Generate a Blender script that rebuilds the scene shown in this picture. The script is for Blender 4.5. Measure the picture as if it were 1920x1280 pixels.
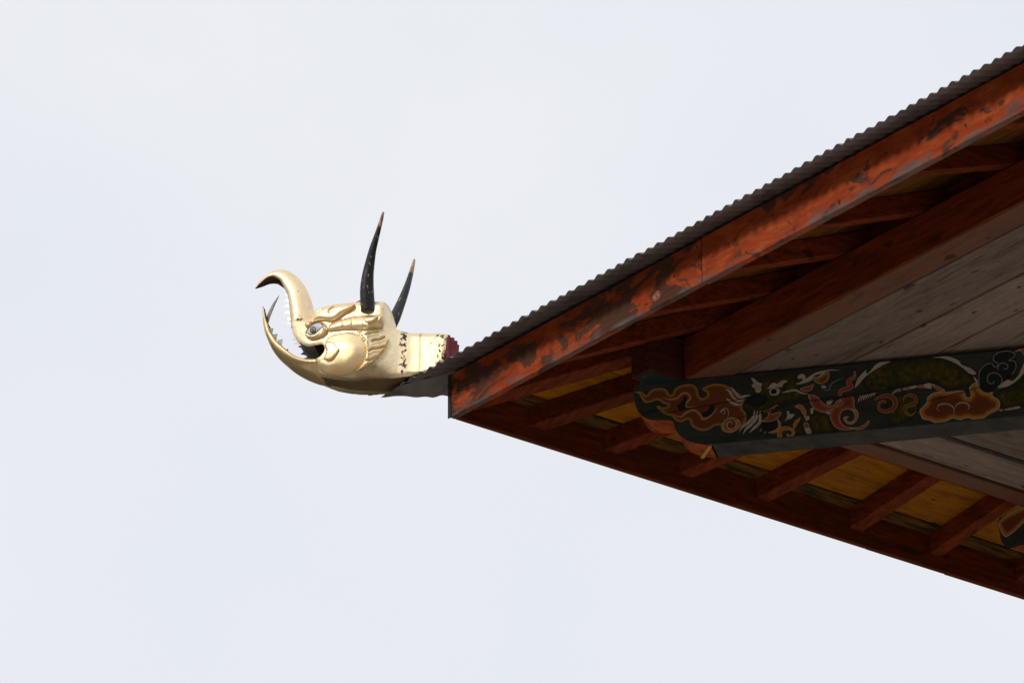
import bpy, math, random
import numpy as np
from mathutils import Vector, Matrix
from mathutils.geometry import delaunay_2d_cdt

for o in list(bpy.data.objects):
    bpy.data.objects.remove(o)
scene = bpy.context.scene
R = math.radians
rng = random.Random(7)

# ------------------------------------------------------------------ camera
ELEV = R(24.8)                       # the lens looks up at the eaves
cam_d = bpy.data.cameras.new('camera')
cam = bpy.data.objects.new('camera', cam_d)
scene.collection.objects.link(cam)
cam.location = (0, 0, 1.6)
cam.rotation_euler = (math.pi / 2 + ELEV, 0, 0)
cam_d.sensor_width = 36.0
cam_d.lens = 281.25                  # long telephoto
cam_d.clip_start = 0.5
cam_d.clip_end = 6000
scene.camera = cam

# ------------------------------------------------------------------ sky
SUN_EL, SUN_AZ = R(25), R(-138)      # azimuth measured from +Y towards +X
world = bpy.data.worlds.new('World')
scene.world = world
world.use_nodes = True
wn, wl = world.node_tree.nodes, world.node_tree.links
wn.clear()
out = wn.new('ShaderNodeOutputWorld')
bg = wn.new('ShaderNodeBackground')
bg.inputs['Strength'].default_value = 0.1
sky = wn.new('ShaderNodeTexSky')
sky.sky_type = 'NISHITA'
sky.sun_disc = False
sky.sun_elevation = SUN_EL
sky.sun_rotation = SUN_AZ
tc = wn.new('ShaderNodeTexCoord')
nz = wn.new('ShaderNodeTexNoise')    # soft structure of the cloud cover
nz.inputs['Scale'].default_value = 9.0
nz.inputs['Detail'].default_value = 4
rp = wn.new('ShaderNodeValToRGB')
rp.color_ramp.elements[0].position = 0.3
rp.color_ramp.elements[0].color = (0.80, 0.833, 0.90, 1)
rp.color_ramp.elements[1].position = 0.7
rp.color_ramp.elements[1].color = (0.905, 0.912, 0.938, 1)
sc = wn.new('ShaderNodeVectorMath')
sc.operation = 'SCALE'
sc.inputs['Scale'].default_value = 10.0
mx = wn.new('ShaderNodeMix')
mx.data_type = 'RGBA'
mx.inputs['Factor'].default_value = 0.95
wl.new(tc.outputs['Generated'], nz.inputs['Vector'])
wl.new(nz.outputs['Fac'], rp.inputs['Fac'])
wl.new(rp.outputs['Color'], sc.inputs[0])
wl.new(sky.outputs['Color'], mx.inputs['A'])
wl.new(sc.outputs['Vector'], mx.inputs['B'])
wl.new(mx.outputs['Result'], bg.inputs['Color'])
wl.new(bg.outputs['Background'], out.inputs['Surface'])

# ------------------------------------------------------------------ sun
sun_d = bpy.data.lights.new('sun', 'SUN')
sun = bpy.data.objects.new('sun', sun_d)
scene.collection.objects.link(sun)
sun_d.energy = 1.5
sun_d.angle = R(11)
sun_d.color = (1.0, 0.95, 0.88)
_d = Vector((math.sin(SUN_AZ) * math.cos(SUN_EL), math.cos(SUN_AZ) * math.cos(SUN_EL), math.sin(SUN_EL)))
sun.rotation_euler = _d.to_track_quat('Z', 'Y').to_euler()
sun.location = (0, 0, 60)

scene.view_settings.view_transform = 'Standard'
scene.view_settings.look = 'None'
scene.view_settings.exposure = 0.0
scene.view_settings.gamma = 1.0
scene.view_settings.use_curve_mapping = False


# ------------------------------------------------------------------ materials
class NT:
    def __init__(self, name):
        m = bpy.data.materials.new(name)
        m.use_nodes = True
        self.m, self.n, self.l = m, m.node_tree.nodes, m.node_tree.links
        self.b = self.n['Principled BSDF']
        self.tc = self.n.new('ShaderNodeTexCoord')

    def coord(self, scale=(1, 1, 1), rot=(0, 0, 0), loc=(0, 0, 0)):
        mp = self.n.new('ShaderNodeMapping')
        mp.inputs['Scale'].default_value = scale
        mp.inputs['Rotation'].default_value = rot
        mp.inputs['Location'].default_value = loc
        self.l.new(self.tc.outputs['Object'], mp.inputs['Vector'])
        return mp.outputs['Vector']

    def noise(self, scale, detail=5, rough=0.55, vec=None, dist=0.0):
        t = self.n.new('ShaderNodeTexNoise')
        t.inputs['Scale'].default_value = scale
        t.inputs['Detail'].default_value = detail
        t.inputs['Roughness'].default_value = rough
        t.inputs['Distortion'].default_value = dist
        self.l.new(vec if vec is not None else self.tc.outputs['Object'], t.inputs['Vector'])
        return t.outputs['Fac']

    def ramp(self, fac, stops, interp='LINEAR'):
        r = self.n.new('ShaderNodeValToRGB')
        r.color_ramp.interpolation = interp
        e = r.color_ramp.elements
        while len(e) < len(stops):
            e.new(0.5)
        for el, (p, c) in zip(e, stops):
            el.position = p
            el.color = (c, c, c, 1) if isinstance(c, (int, float)) else (*c, 1)
        self.l.new(fac, r.inputs['Fac'])
        return r.outputs['Color']

    def mix(self, fac, a, b, mode='MIX'):
        x = self.n.new('ShaderNodeMix')
        x.data_type = 'RGBA'
        x.blend_type = mode
        for s, v in (('Factor', fac), ('A', a), ('B', b)):
            i = x.inputs[s]
            if isinstance(v, (int, float)):
                i.default_value = v if s == 'Factor' else (v, v, v, 1)
            elif isinstance(v, tuple):
                i.default_value = (*v, 1)
            else:
                self.l.new(v, i)
        return x.outputs['Result']

    def math(self, op, a, b=None):
        x = self.n.new('ShaderNodeMath')
        x.operation = op
        for i, v in enumerate((a, b)):
            if v is None:
                continue
            if isinstance(v, (int, float)):
                x.inputs[i].default_value = v
            else:
                self.l.new(v, x.inputs[i])
        return x.outputs[0]

    def axis(self, k):
        s = self.n.new('ShaderNodeSeparateXYZ')
        self.l.new(self.tc.outputs['Object'], s.inputs[0])
        return s.outputs[k]

    def attr(self, name):
        a = self.n.new('ShaderNodeAttribute')
        a.attribute_name = name
        return a.outputs['Fac']

    def rand(self):
        return self.n.new('ShaderNodeObjectInfo').outputs['Random']

    def done(self, color, rough=0.7, metal=0.0, bump=None, strength=0.3, dist=0.004, spec=None):
        for s, v in (('Base Color', color), ('Roughness', rough), ('Metallic', metal)):
            i = self.b.inputs[s]
            if isinstance(v, (int, float)):
                i.default_value = v if s != 'Base Color' else (v, v, v, 1)
            elif isinstance(v, tuple):
                i.default_value = (*v, 1)
            else:
                self.l.new(v, i)
        if spec is not None:
            self.b.inputs['Specular IOR Level'].default_value = spec
        if bump is not None:
            b = self.n.new('ShaderNodeBump')
            b.inputs['Strength'].default_value = strength
            b.inputs['Distance'].default_value = dist
            self.l.new(bump, b.inputs['Height'])
            self.l.new(b.outputs['Normal'], self.b.inputs['Normal'])
        return self.m


M = {}


def wood(name, along, base, dark, stain, stain_amt, rough=0.65, grey=None, spread=0.5):
    """painted weathered timber; `along` is the axis of the grain"""
    t = NT(name)
    s = [14, 14, 14]
    s[along] = 1.6
    off = t.math('MULTIPLY', t.rand(), 40.0)
    mp = t.n.new('ShaderNodeMapping')
    mp.inputs['Scale'].default_value = s
    cmb = t.n.new('ShaderNodeCombineXYZ')
    for k in range(3):
        t.l.new(off, cmb.inputs[k])
    t.l.new(t.tc.outputs['Object'], mp.inputs['Vector'])
    t.l.new(cmb.outputs[0], mp.inputs['Location'])
    g = t.noise(2.2, 8, 0.65, mp.outputs['Vector'], 0.6)
    big = t.noise(3.2, 4, 0.6, mp.outputs['Vector'])
    c = t.ramp(g, [(0.3, dark), (0.62, base)])
    sm = t.ramp(big, [(spread, 0.0), (spread + 0.16, 1.0)])
    c = t.mix(t.mix(1.0, sm, stain_amt, 'MULTIPLY'), c, stain)
    if grey is not None:
        g2 = t.ramp(t.noise(9, 6, 0.7, mp.outputs['Vector']), [(0.45, 0.0), (0.7, 0.75)])
        c = t.mix(g2, c, grey)
    vr = t.ramp(t.rand(), [(0.0, 0.70), (1.0, 1.08)])
    c = t.mix(1.0, c, vr, 'MULTIPLY')
    # grime blown into the joints: darker, blotchy streaks
    gm = t.ramp(t.noise(1.1, 5, 0.7, mp.outputs['Vector'], 1.2), [(0.52, 0.0), (0.72, 0.6)])
    c = t.mix(gm, c, (0.028, 0.014, 0.010))
    sp = [1.0, 1.0, 1.0]
    sp[along] = 0.6
    kn = t.ramp(t.noise(13, 2, 0.4, t.coord(sp)), [(0.69, 0.0), (0.73, 0.75)])
    c = t.mix(kn, c, (0.03, 0.018, 0.012))
    fine = t.noise(7, 6, 0.7, mp.outputs['Vector'])
    M[name] = t.done(c, rough, 0, fine, 0.35, 0.004, 0.08)


wood('red_timber_x', 0, (0.225, 0.040, 0.008), (0.105, 0.016, 0.005), (0.045, 0.010, 0.005), 0.55)
wood('red_timber_y', 1, (0.225, 0.040, 0.008), (0.105, 0.016, 0.005), (0.045, 0.010, 0.005), 0.55)
wood('shaded_timber_y', 1, (0.085, 0.022, 0.010), (0.045, 0.012, 0.007), (0.03, 0.012, 0.008), 0.6)  # shade on the protruding plate end, put into a darker timber colour
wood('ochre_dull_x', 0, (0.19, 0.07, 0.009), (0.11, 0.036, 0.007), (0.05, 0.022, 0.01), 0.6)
wood('plate_x', 0, (0.20, 0.10, 0.065), (0.12, 0.075, 0.055), (0.26, 0.07, 0.025), 0.7, grey=(0.16, 0.125, 0.11), spread=0.38)
wood('plate_y', 1, (0.20, 0.10, 0.065), (0.12, 0.075, 0.055), (0.26, 0.07, 0.025), 0.7, grey=(0.16, 0.125, 0.11), spread=0.38)
wood('grey_plank_x', 0, (0.26, 0.185, 0.15), (0.155, 0.112, 0.092), (0.21, 0.11, 0.072), 0.5, 0.8, grey=(0.28, 0.235, 0.21))
wood('grey_plank_y', 1, (0.26, 0.185, 0.15), (0.155, 0.112, 0.092), (0.21, 0.11, 0.072), 0.5, 0.8, grey=(0.28, 0.235, 0.21))
wood('ochre_deck_x', 0, (0.47, 0.165, 0.008), (0.32, 0.10, 0.007), (0.10, 0.045, 0.012), 0.5, spread=0.52)
wood('ochre_deck_y', 1, (0.47, 0.165, 0.008), (0.32, 0.10, 0.007), (0.10, 0.045, 0.012), 0.5, spread=0.52)
wood('ochre_edge_x', 0, (0.22, 0.095, 0.014), (0.075, 0.036, 0.012), (0.022, 0.016, 0.011), 0.85, spread=0.44)
wood('ochre_edge_y', 1, (0.22, 0.095, 0.014), (0.075, 0.036, 0.012), (0.022, 0.016, 0.011), 0.85, spread=0.44)


def fascia_mat(name, along, soot_at, seed):
    t = NT(name)
    s1 = [8, 8, 8]
    s1[along] = 3.0
    v = t.coord(s1, loc=(3.1 + seed, 1.7, 0.4))
    s2 = [34, 34, 34]
    s2[along] = 2.4
    vg = t.coord(s2)
    paint = t.ramp(t.noise(1.6, 6, 0.6, v, 0.8), [(0.32, (0.26, 0.034, 0.008)), (0.5, (0.38, 0.060, 0.014)), (0.68, (0.50, 0.098, 0.027))])
    grain = t.noise(1.6, 7, 0.7, vg, 1.0)
    paint = t.mix(t.ramp(grain, [(0.4, 0.0), (0.75, 0.5)]), paint, (0.10, 0.022, 0.01))
    # weathered patches where the paint has gone black and grey
    s3 = [6.5, 6.5, 6.5]
    s3[along] = 3.4
    sn = t.noise(1.0, 7, 0.62, t.coord(s3, rot=(0, 0.5, 0), loc=(7.7 + seed, 2, 5.2)), 0.7)
    soot = t.ramp(sn, [(soot_at, 0.0), (soot_at + 0.04, 0.85)])
    c = t.mix(soot, paint, t.ramp(grain, [(0.3, (0.026, 0.017, 0.012)), (0.7, (0.075, 0.050, 0.036))]))
    # bare, weathered lower edge, in places only
    z = t.math('SUBTRACT', t.axis(2), 18.12)
    zz = t.math('ADD', z, t.math('MULTIPLY', t.math('SUBTRACT', t.noise(1.3, 5, 0.6, v), 0.42), 0.34))
    edge = t.ramp(zz, [(0.0, 1.0), (0.05, 0.0)])
    c = t.mix(t.mix(1.0, edge, 0.75, 'MULTIPLY'), c, t.ramp(grain, [(0.3, (0.04, 0.04, 0.04)), (0.7, (0.19, 0.165, 0.15))]))
    chips = t.ramp(t.noise(24, 3, 0.5), [(0.67, 0.0), (0.71, 0.85)])
    c = t.mix(chips, c, (0.04, 0.016, 0.01))
    M[name] = t.done(c, 0.75, 0, grain, 0.5, 0.004, 0.12)


fascia_mat('fascia_worn', 0, 0.485, 0.0)
fascia_mat('fascia_bright', 0, 0.555, 4.3)

t = NT('corrugated_metal')
n1 = t.noise(5, 6, 0.65, t.coord((1, 1, 1)))
c = t.ramp(n1, [(0.3, (0.085, 0.072, 0.068)), (0.5, (0.175, 0.148, 0.14)), (0.66, (0.15, 0.125, 0.115)), (0.78, (0.17, 0.09, 0.055))])
M['metal'] = t.done(c, 0.6, 0.25, n1, 0.15, 0.004)

t = NT('dark_strip')
M['dark'] = t.done(t.ramp(t.noise(30), [(0.3, (0.012, 0.011, 0.011)), (0.7, (0.035, 0.03, 0.028))]), 0.6)

t = NT('knot_wood')
M['knot'] = t.done(t.ramp(t.noise(60, 4, 0.6), [(0.38, (0.15, 0.032, 0.012)), (0.5, (0.34, 0.12, 0.06)), (0.66, (0.42, 0.21, 0.13))]), 0.7)

t = NT('whitewash')
n1 = t.noise(0.6, 7, 0.65)
M['wall'] = t.done(t.ramp(n1, [(0.3, (0.62, 0.58, 0.52)), (0.7, (0.78, 0.76, 0.72))]), 0.9, 0, t.noise(9, 6, 0.7), 0.4, 0.02)

t = NT('meadow')
n1 = t.noise(0.05, 8, 0.65)
M['ground'] = t.done(t.ramp(n1, [(0.3, (0.045, 0.06, 0.025)), (0.7, (0.10, 0.10, 0.055))]), 0.95, 0, t.noise(2.0, 6, 0.7), 0.5, 0.05)
t = NT('bounce_paving')
br = t.n.new('ShaderNodeTexBrick')
br.inputs['Scale'].default_value = 0.9
br.inputs['Mortar Size'].default_value = 0.012
br.inputs['Color1'].default_value = (0.36, 0.32, 0.27, 1)
br.inputs['Color2'].default_value = (0.41, 0.37, 0.32, 1)
br.inputs['Mortar'].default_value = (0.18, 0.155, 0.125, 1)
t.l.new(t.tc.outputs['Object'], br.inputs['Vector'])
c = t.mix(0.35, br.outputs['Color'], t.ramp(t.noise(1.2, 7, 0.7), [(0.3, (0.24, 0.215, 0.185)), (0.7, (0.46, 0.42, 0.365))]))
M['paving'] = t.done(c, 0.9, 0, br.outputs['Fac'], 0.3, 0.01)


# gilded copper --------------------------------------------------------------
def gold_mat(name, c_lo, c_hi, rough, tarnish, flakes=True):
    t = NT(name)
    n1 = t.noise(9, 6, 0.6)
    c = t.ramp(n1, [(0.32, c_lo), (0.66, c_hi)])
    tn = t.ramp(t.noise(4.5, 7, 0.7, None, 0.6), [(0.5, 0.0), (0.78, 1.0)])
    c = t.mix(t.mix(1.0, tn, tarnish, 'MULTIPLY'), c, (0.36, 0.19, 0.07))
    metal, rg = 0.80, t.ramp(n1, [(0.3, rough + 0.1), (0.7, rough - 0.06)])
    # brown grime on the belly with underside shade painted in, ragged upper edge
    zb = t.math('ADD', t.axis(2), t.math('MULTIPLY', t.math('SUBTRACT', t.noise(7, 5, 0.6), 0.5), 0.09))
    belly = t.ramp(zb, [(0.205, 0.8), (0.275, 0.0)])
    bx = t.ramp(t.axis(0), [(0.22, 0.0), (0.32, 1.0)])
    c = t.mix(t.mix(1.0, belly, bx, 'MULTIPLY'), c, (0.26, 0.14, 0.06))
    if flakes:
        # leaf flaked away along the solder seams of the sheets
        x = t.axis(0)
        z = t.axis(2)
        near = None
        for ax, at, wdt in ((x, 0.213, 0.034), (x, 0.03, 0.05)):
            d = t.math('ABSOLUTE', t.math('SUBTRACT', ax, at))
            g = t.math('MAXIMUM', t.math('SUBTRACT', 1.0, t.math('DIVIDE', d, wdt)), 0.0)
            near = g if near is None else t.math('MAXIMUM', near, g)
        ex = t.math('DIVIDE', t.math('SUBTRACT', x, 0.762), 0.075)
        ez = t.math('DIVIDE', t.math('SUBTRACT', z, 0.578), 0.042)
        er = t.math('SQRT', t.math('ADD', t.math('MULTIPLY', ex, ex), t.math('MULTIPLY', ez, ez)))
        near = t.math('MAXIMUM', near, t.math('MAXIMUM', t.math('SUBTRACT', 1.0, er), 0.0))
        fl = t.noise(46, 4, 0.6, t.coord((1, 0.6, 1.2)))
        v = t.math('ADD', fl, t.math('MULTIPLY', near, 0.20))
        f = t.ramp(v, [(0.685, 0.0), (0.70, 1.0)])
        c = t.mix(f, c, (0.05, 0.032, 0.022))
        metal = t.math('SUBTRACT', 0.80, t.math('MULTIPLY', f, 0.7))
        d = t.math('ABSOLUTE', t.math('SUBTRACT', x, t.math('ADD', 0.138, t.math('MULTIPLY', z, -0.02))))
        streak = t.ramp(d, [(0.003, 0.6), (0.007, 0.0)])
        c = t.mix(streak, c, (0.42, 0.17, 0.07))
    bump = t.math('ADD', t.math('MULTIPLY', t.noise(16, 4, 0.55), 1.0), t.math('MULTIPLY', t.noise(70, 3, 0.6), 0.18))
    return t.done(c, rg, metal, bump, 0.18, 0.012)


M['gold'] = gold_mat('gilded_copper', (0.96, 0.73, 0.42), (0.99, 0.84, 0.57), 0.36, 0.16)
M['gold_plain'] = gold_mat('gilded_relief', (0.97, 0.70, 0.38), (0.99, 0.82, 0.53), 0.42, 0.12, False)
M['tarnish'] = gold_mat('tarnish_shade_copper', (0.11, 0.078, 0.036), (0.20, 0.145, 0.07), 0.5, 0.6, False)  # tarnish, with the shade of the head's underside darkened into its colour
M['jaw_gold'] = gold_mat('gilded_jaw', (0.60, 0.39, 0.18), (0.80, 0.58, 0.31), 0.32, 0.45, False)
t = NT('inside_copper')
M['inside'] = t.done(t.ramp(t.noise(12, 5), [(0.3, (0.10, 0.055, 0.04)), (0.7, (0.20, 0.13, 0.105))]), 0.5, 0.5)
t = NT('mouth_grey')
M['mouth_grey'] = t.done(t.ramp(t.noise(14, 5), [(0.3, (0.26, 0.23, 0.22)), (0.7, (0.36, 0.33, 0.32))]), 0.5, 0.1)
t = NT('mouth_black')
M['mouth_black'] = t.done((0.006, 0.005, 0.005), 0.6)
t = NT('tin_tooth')
M['tooth'] = t.done(t.ramp(t.noise(60, 4), [(0.3, (0.20, 0.20, 0.20)), (0.65, (0.40, 0.40, 0.39))]), 0.4, 0.6)
t = NT('horn_black')
fl = t.ramp(t.noise(38, 3, 0.5, t.coord((1.6, 1.6, 0.8))), [(0.66, 0.0), (0.70, 1.0)])
c = t.mix(fl, t.ramp(t.noise(12, 5), [(0.3, (0.008, 0.008, 0.009)), (0.7, (0.022, 0.021, 0.021))]), (0.45, 0.33, 0.19))
M['horn'] = t.done(c, 0.42, 0, t.noise(30, 4), 0.3, 0.004)
t = NT('horn_bare')
c = t.ramp(t.noise(34, 4, 0.6, t.coord((1.5, 1.5, 0.5))), [(0.38, (0.05, 0.035, 0.025)), (0.5, (0.42, 0.25, 0.14)), (0.7, (0.62, 0.45, 0.28))])
M['horn_tip'] = t.done(c, 0.5)
t = NT('eye_enamel')
M['eye'] = t.done(t.ramp(t.noise(25, 4), [(0.35, (0.46, 0.45, 0.47)), (0.6, (0.68, 0.67, 0.68)), (0.8, (0.66, 0.52, 0.42))]), 0.3)
t = NT('eye_dark')
M['eye_dark'] = t.done((0.025, 0.016, 0.012), 0.35)
t = NT('eye_tan')
M['eye_tan'] = t.done((0.42, 0.28, 0.15), 0.35)
t = NT('eye_brown')
M['eye_brown'] = t.done((0.13, 0.045, 0.015), 0.3)
t = NT('maroon_cloth')
M['maroon'] = t.done(t.ramp(t.noise(30, 5, 0.6, t.coord((1, 1, 0.3))), [(0.3, (0.16, 0.016, 0.028)), (0.7, (0.42, 0.075, 0.10))]), 0.7)

# paint colours of the carved beam -------------------------------------------
t = NT('beam_ground_paint')
n1 = t.noise(3.2, 7, 0.7, t.coord((1, 1, 3)))
n2 = t.noise(30, 4, 0.6, t.coord((0.3, 0.3, 3)))
c = t.ramp(n1, [(0.34, (0.015, 0.020, 0.016)), (0.55, (0.034, 0.036, 0.031)), (0.75, (0.062, 0.056, 0.048))])
c = t.mix(t.ramp(n2, [(0.55, 0.0), (0.75, 0.5)]), c, (0.11, 0.10, 0.095))
M['beam'] = t.done(c, 0.65, 0, n2, 0.4, 0.004, 0.3)
t = NT('beam_under_paint')
n2 = t.noise(30, 4, 0.6, t.coord((0.3, 0.3, 3)))
M['beam_under'] = t.done(t.ramp(n2, [(0.3, (0.036, 0.033, 0.031)), (0.7, (0.075, 0.067, 0.062))]), 0.8, 0, n2, 0.3, 0.004, 0.05)
t = NT('nose_orange')
n1 = t.noise(12, 6, 0.7)
M['nose'] = t.done(t.ramp(n1, [(0.36, (0.11, 0.032, 0.016)), (0.54, (0.34, 0.066, 0.013)), (0.75, (0.42, 0.11, 0.02))]), 0.7, 0, n1, 0.3, 0.004, 0.08)
t = NT('yellow_edge')
M['yellow'] = t.done(t.ramp(t.noise(30, 4), [(0.3, (0.36, 0.15, 0.014)), (0.7, (0.55, 0.28, 0.03))]), 0.6)


def brush(name, stops, wear=0.35):
    t = NT(name)
    c = t.ramp(t.attr('edge'), stops)
    w = t.ramp(t.noise(34, 5, 0.7), [(0.5, 0.0), (0.72, wear)])
    c = t.mix(w, c, (0.07, 0.045, 0.03))
    M[name] = t.done(c, 0.65, 0, None, spec=0.12)


CREAM = (0.42, 0.33, 0.26)
brush('paint_cloud', [(0.0, CREAM), (0.08, CREAM), (0.12, (0.50, 0.21, 0.035)), (0.36, (0.42, 0.15, 0.025)), (0.55, (0.20, 0.05, 0.014)), (1.0, (0.15, 0.04, 0.013))])
brush('paint_flame', [(0.0, (0.38, 0.22, 0.08)), (0.08, (0.40, 0.21, 0.05)), (0.14, (0.36, 0.16, 0.03)), (0.34, (0.26, 0.11, 0.024)), (0.55, (0.16, 0.045, 0.015)), (1.0, (0.19, 0.05, 0.017))])
brush('paint_red', [(0.0, (0.46, 0.28, 0.2)), (0.08, (0.46, 0.26, 0.17)), (0.14, (0.36, 0.09, 0.045)), (0.5, (0.27, 0.055, 0.027)), (1.0, (0.14, 0.04, 0.017))])
brush('paint_scroll', [(0.0, CREAM), (0.09, CREAM), (0.16, (0.52, 0.21, 0.03)), (0.6, (0.44, 0.15, 0.025)), (1.0, (0.30, 0.07, 0.02))])
brush('paint_cream', [(0.0, (0.44, 0.36, 0.30)), (0.3, (0.47, 0.39, 0.33)), (1.0, (0.47, 0.39, 0.33))], 0.5)
brush('paint_grey_line', [(0.0, (0.22, 0.21, 0.19)), (1.0, (0.26, 0.25, 0.22))])
brush('paint_dark', [(0.0, (0.016, 0.018, 0.018)), (1.0, (0.02, 0.022, 0.022))], 0.0)
t = NT('paint_olive')
n1 = t.noise(34, 6, 0.75)
c = t.ramp(n1, [(0.36, (0.020, 0.022, 0.008)), (0.53, (0.085, 0.062, 0.010)), (0.7, (0.20, 0.12, 0.016))])
c = t.mix(t.ramp(t.noise(5, 4, 0.6), [(0.45, 0.0), (0.7, 0.7)]), c, (0.024, 0.030, 0.014))
c = t.mix(t.ramp(t.attr('edge'), [(0.0, 1.0), (0.8, 0.0)]), c, (0.022, 0.028, 0.024))
M['paint_olive'] = t.done(c, 0.65, 0, None, spec=0.1)


# ------------------------------------------------------------------ mesh helpers
def link(o, parent=None):
    scene.collection.objects.link(o)
    if parent is not None:
        o.parent = parent
    return o


def mesh(name, verts, faces, mat, parent=None, smooth=False, mats=None, mi=None):
    me = bpy.data.meshes.new(name)
    me.from_pydata([tuple(map(float, v)) for v in verts], [], [tuple(int(i) for i in f) for f in faces])
    for m in (mats or [mat]):
        me.materials.append(M[m])
    if mi is not None:
        me.polygons.foreach_set('material_index', mi)
    me.update()
    if smooth:
        me.polygons.foreach_set('use_smooth', [True] * len(me.polygons))
    return link(bpy.data.objects.new(name, me), parent)


def bevel(o, w=0.004, seg=2):
    b = o.modifiers.new('bevel', 'BEVEL')
    b.width = w
    b.segments = seg
    b.limit_method = 'ANGLE'
    return o


HEX = [(0, 3, 2, 1), (4, 5, 6, 7), (0, 1, 5, 4), (1, 2, 6, 5), (2, 3, 7, 6), (3, 0, 4, 7)]


def box(name, u, v, z, mat, parent, bev=0.004):
    vs = [(u[0], v[0], z[0]), (u[1], v[0], z[0]), (u[1], v[1], z[0]), (u[0], v[1], z[0]),
          (u[0], v[0], z[1]), (u[1], v[0], z[1]), (u[1], v[1], z[1]), (u[0], v[1], z[1])]
    o = mesh(name, vs, HEX, mat, parent)
    return bevel(o, bev) if bev else o


def hexa(name, bottom, top, mat, parent, bev=0.004):
    o = mesh(name, list(bottom) + list(top), HEX, mat, parent)
    return bevel(o, bev) if bev else o


def spline(pts, step, closed=False):
    """Catmull-Rom through pts, resampled at about `step`"""
    P = np.array(pts, float)
    n = len(P)
    o = []
    rngk = range(n) if closed else range(n - 1)
    for i in rngk:
        if closed:
            a, b, c, d = P[(i - 1) % n], P[i], P[(i + 1) % n], P[(i + 2) % n]
        else:
            a, b, c, d = P[max(i - 1, 0)], P[i], P[i + 1], P[min(i + 2, n - 1)]
        k = max(1, int(np.linalg.norm((c - b)[:2]) / step + 0.5))
        for j in range(k):
            t = j / k
            o.append(0.5 * (2 * b + (c - a) * t + (2 * a - 5 * b + 4 * c - d) * t * t + (3 * b - a - 3 * c + d) * t ** 3))
    if not closed:
        o.append(P[-1])
    return np.array(o)


def seg_dist(p, poly, closed):
    p = np.asarray(p, float)
    a = np.asarray(poly, float)
    b = np.roll(a, -1, 0)
    if not closed:
        a, b = a[:-1], b[:-1]
    best = np.full(len(p), 1e9)
    for q, r in zip(a, b):
        d = r - q
        l2 = d @ d
        if l2 < 1e-12:
            continue
        t = np.clip(((p - q) @ d) / l2, 0, 1)
        best = np.minimum(best, np.hypot(*(p - q - t[:, None] * d).T))
    return best


def inside(p, poly):
    x, y = p[:, 0], p[:, 1]
    r = np.zeros(len(p), bool)
    a = np.asarray(poly)
    b = np.roll(a, -1, 0)
    for (x0, y0), (x1, y1) in zip(a, b):
        if y0 == y1:
            continue
        c = ((y0 > y) != (y1 > y)) & (x < (x1 - x0) * (y - y0) / (y1 - y0) + x0)
        r ^= c
    return r


def fill(poly, step):
    """triangulated fill of a closed 2-d outline with inner points; returns points, triangles, distance to the outline"""
    poly = np.asarray(poly, float)
    lo, hi = poly.min(0), poly.max(0)
    g = []
    row = 0
    y = lo[1] + step * 0.5
    while y < hi[1]:
        x = lo[0] + (0.25 if row % 2 else 0.75) * step
        while x < hi[0]:
            g.append((x, y))
            x += step
        y += step * 0.866
        row += 1
    g = np.array(g) if g else np.zeros((0, 2))
    if len(g):
        g = g[inside(g, poly)]
    if len(g):
        g = g[seg_dist(g, poly, True) > step * 0.55]
    allp = np.vstack([poly, g]) if len(g) else poly
    n = len(poly)
    vs, _, fs, *_ = delaunay_2d_cdt([Vector(p) for p in allp], [(i, (i + 1) % n) for i in range(n)], [], 0, 1e-5)
    vs = np.array([tuple(v) for v in vs])
    fs = np.array([f for f in fs if len(f) == 3], int).reshape(-1, 3)
    cen = vs[fs].mean(1)
    fs = fs[inside(cen, poly)]
    return vs, fs, seg_dist(vs, poly, True)


# ------------------------------------------------------------------ the setting
gr = mesh('ground', [(-900, -900, 0), (900, -900, 0), (900, 900, 0), (-900, 900, 0)], [(0, 1, 2, 3)], 'ground')
gr['kind'] = 'structure'

pv = mesh('bounce_courtyard', [(-34, -8, 0.12), (34, -8, 0.12), (34, 52, 0.12), (-34, 52, 0.12), (-34, -8, -0.05), (34, -8, -0.05), (34, 52, -0.05), (-34, 52, -0.05)],
          [(0, 1, 2, 3), (0, 4, 5, 1), (1, 5, 6, 2), (2, 6, 7, 3), (3, 7, 4, 0)], 'paving')  # unseen pale paving, added to bounce light up under the eaves
pv['kind'] = 'structure'
# unseen ring of wooded slopes, added to block the low sky light
t = NT('wooded_hill')
n1 = t.noise(0.02, 8, 0.7)
M['hill'] = t.done(t.ramp(n1, [(0.35, (0.028, 0.042, 0.020)), (0.6, (0.055, 0.07, 0.034)), (0.75, (0.11, 0.095, 0.06))]), 0.95, 0, t.noise(0.12, 6, 0.7), 0.8, 4.0)
NA, NR = 120, 14
hv, hf = [], []
for i in range(NA):
    a = 2 * math.pi * i / NA
    crest = 150 + 34 * math.sin(3 * a + 0.7) + 22 * math.sin(7 * a + 2.1) + 12 * math.sin(13 * a) + 6 * math.sin(29 * a + 1)
    for j in range(NR + 1):
        f = j / NR
        rad = 190 + 520 * f + 14 * math.sin(9 * a + 5 * f)
        z = crest * (0.5 - 0.5 * math.cos(math.pi * min(1, f * 1.25))) + 5 * math.sin(17 * a + 9 * f) * f * (1 - f) * 4 - 0.5 * (1 - f)
        hv.append((rad * math.cos(a), rad * math.sin(a), z))
for i in range(NA):
    for j in range(NR):
        a, b = i * (NR + 1) + j, ((i + 1) % NA) * (NR + 1) + j
        hf.append((a, a + 1, b + 1, b))
hl = mesh('sky_block_hills', hv, hf, 'hill', None, True)
hl['kind'] = 'structure'

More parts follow.
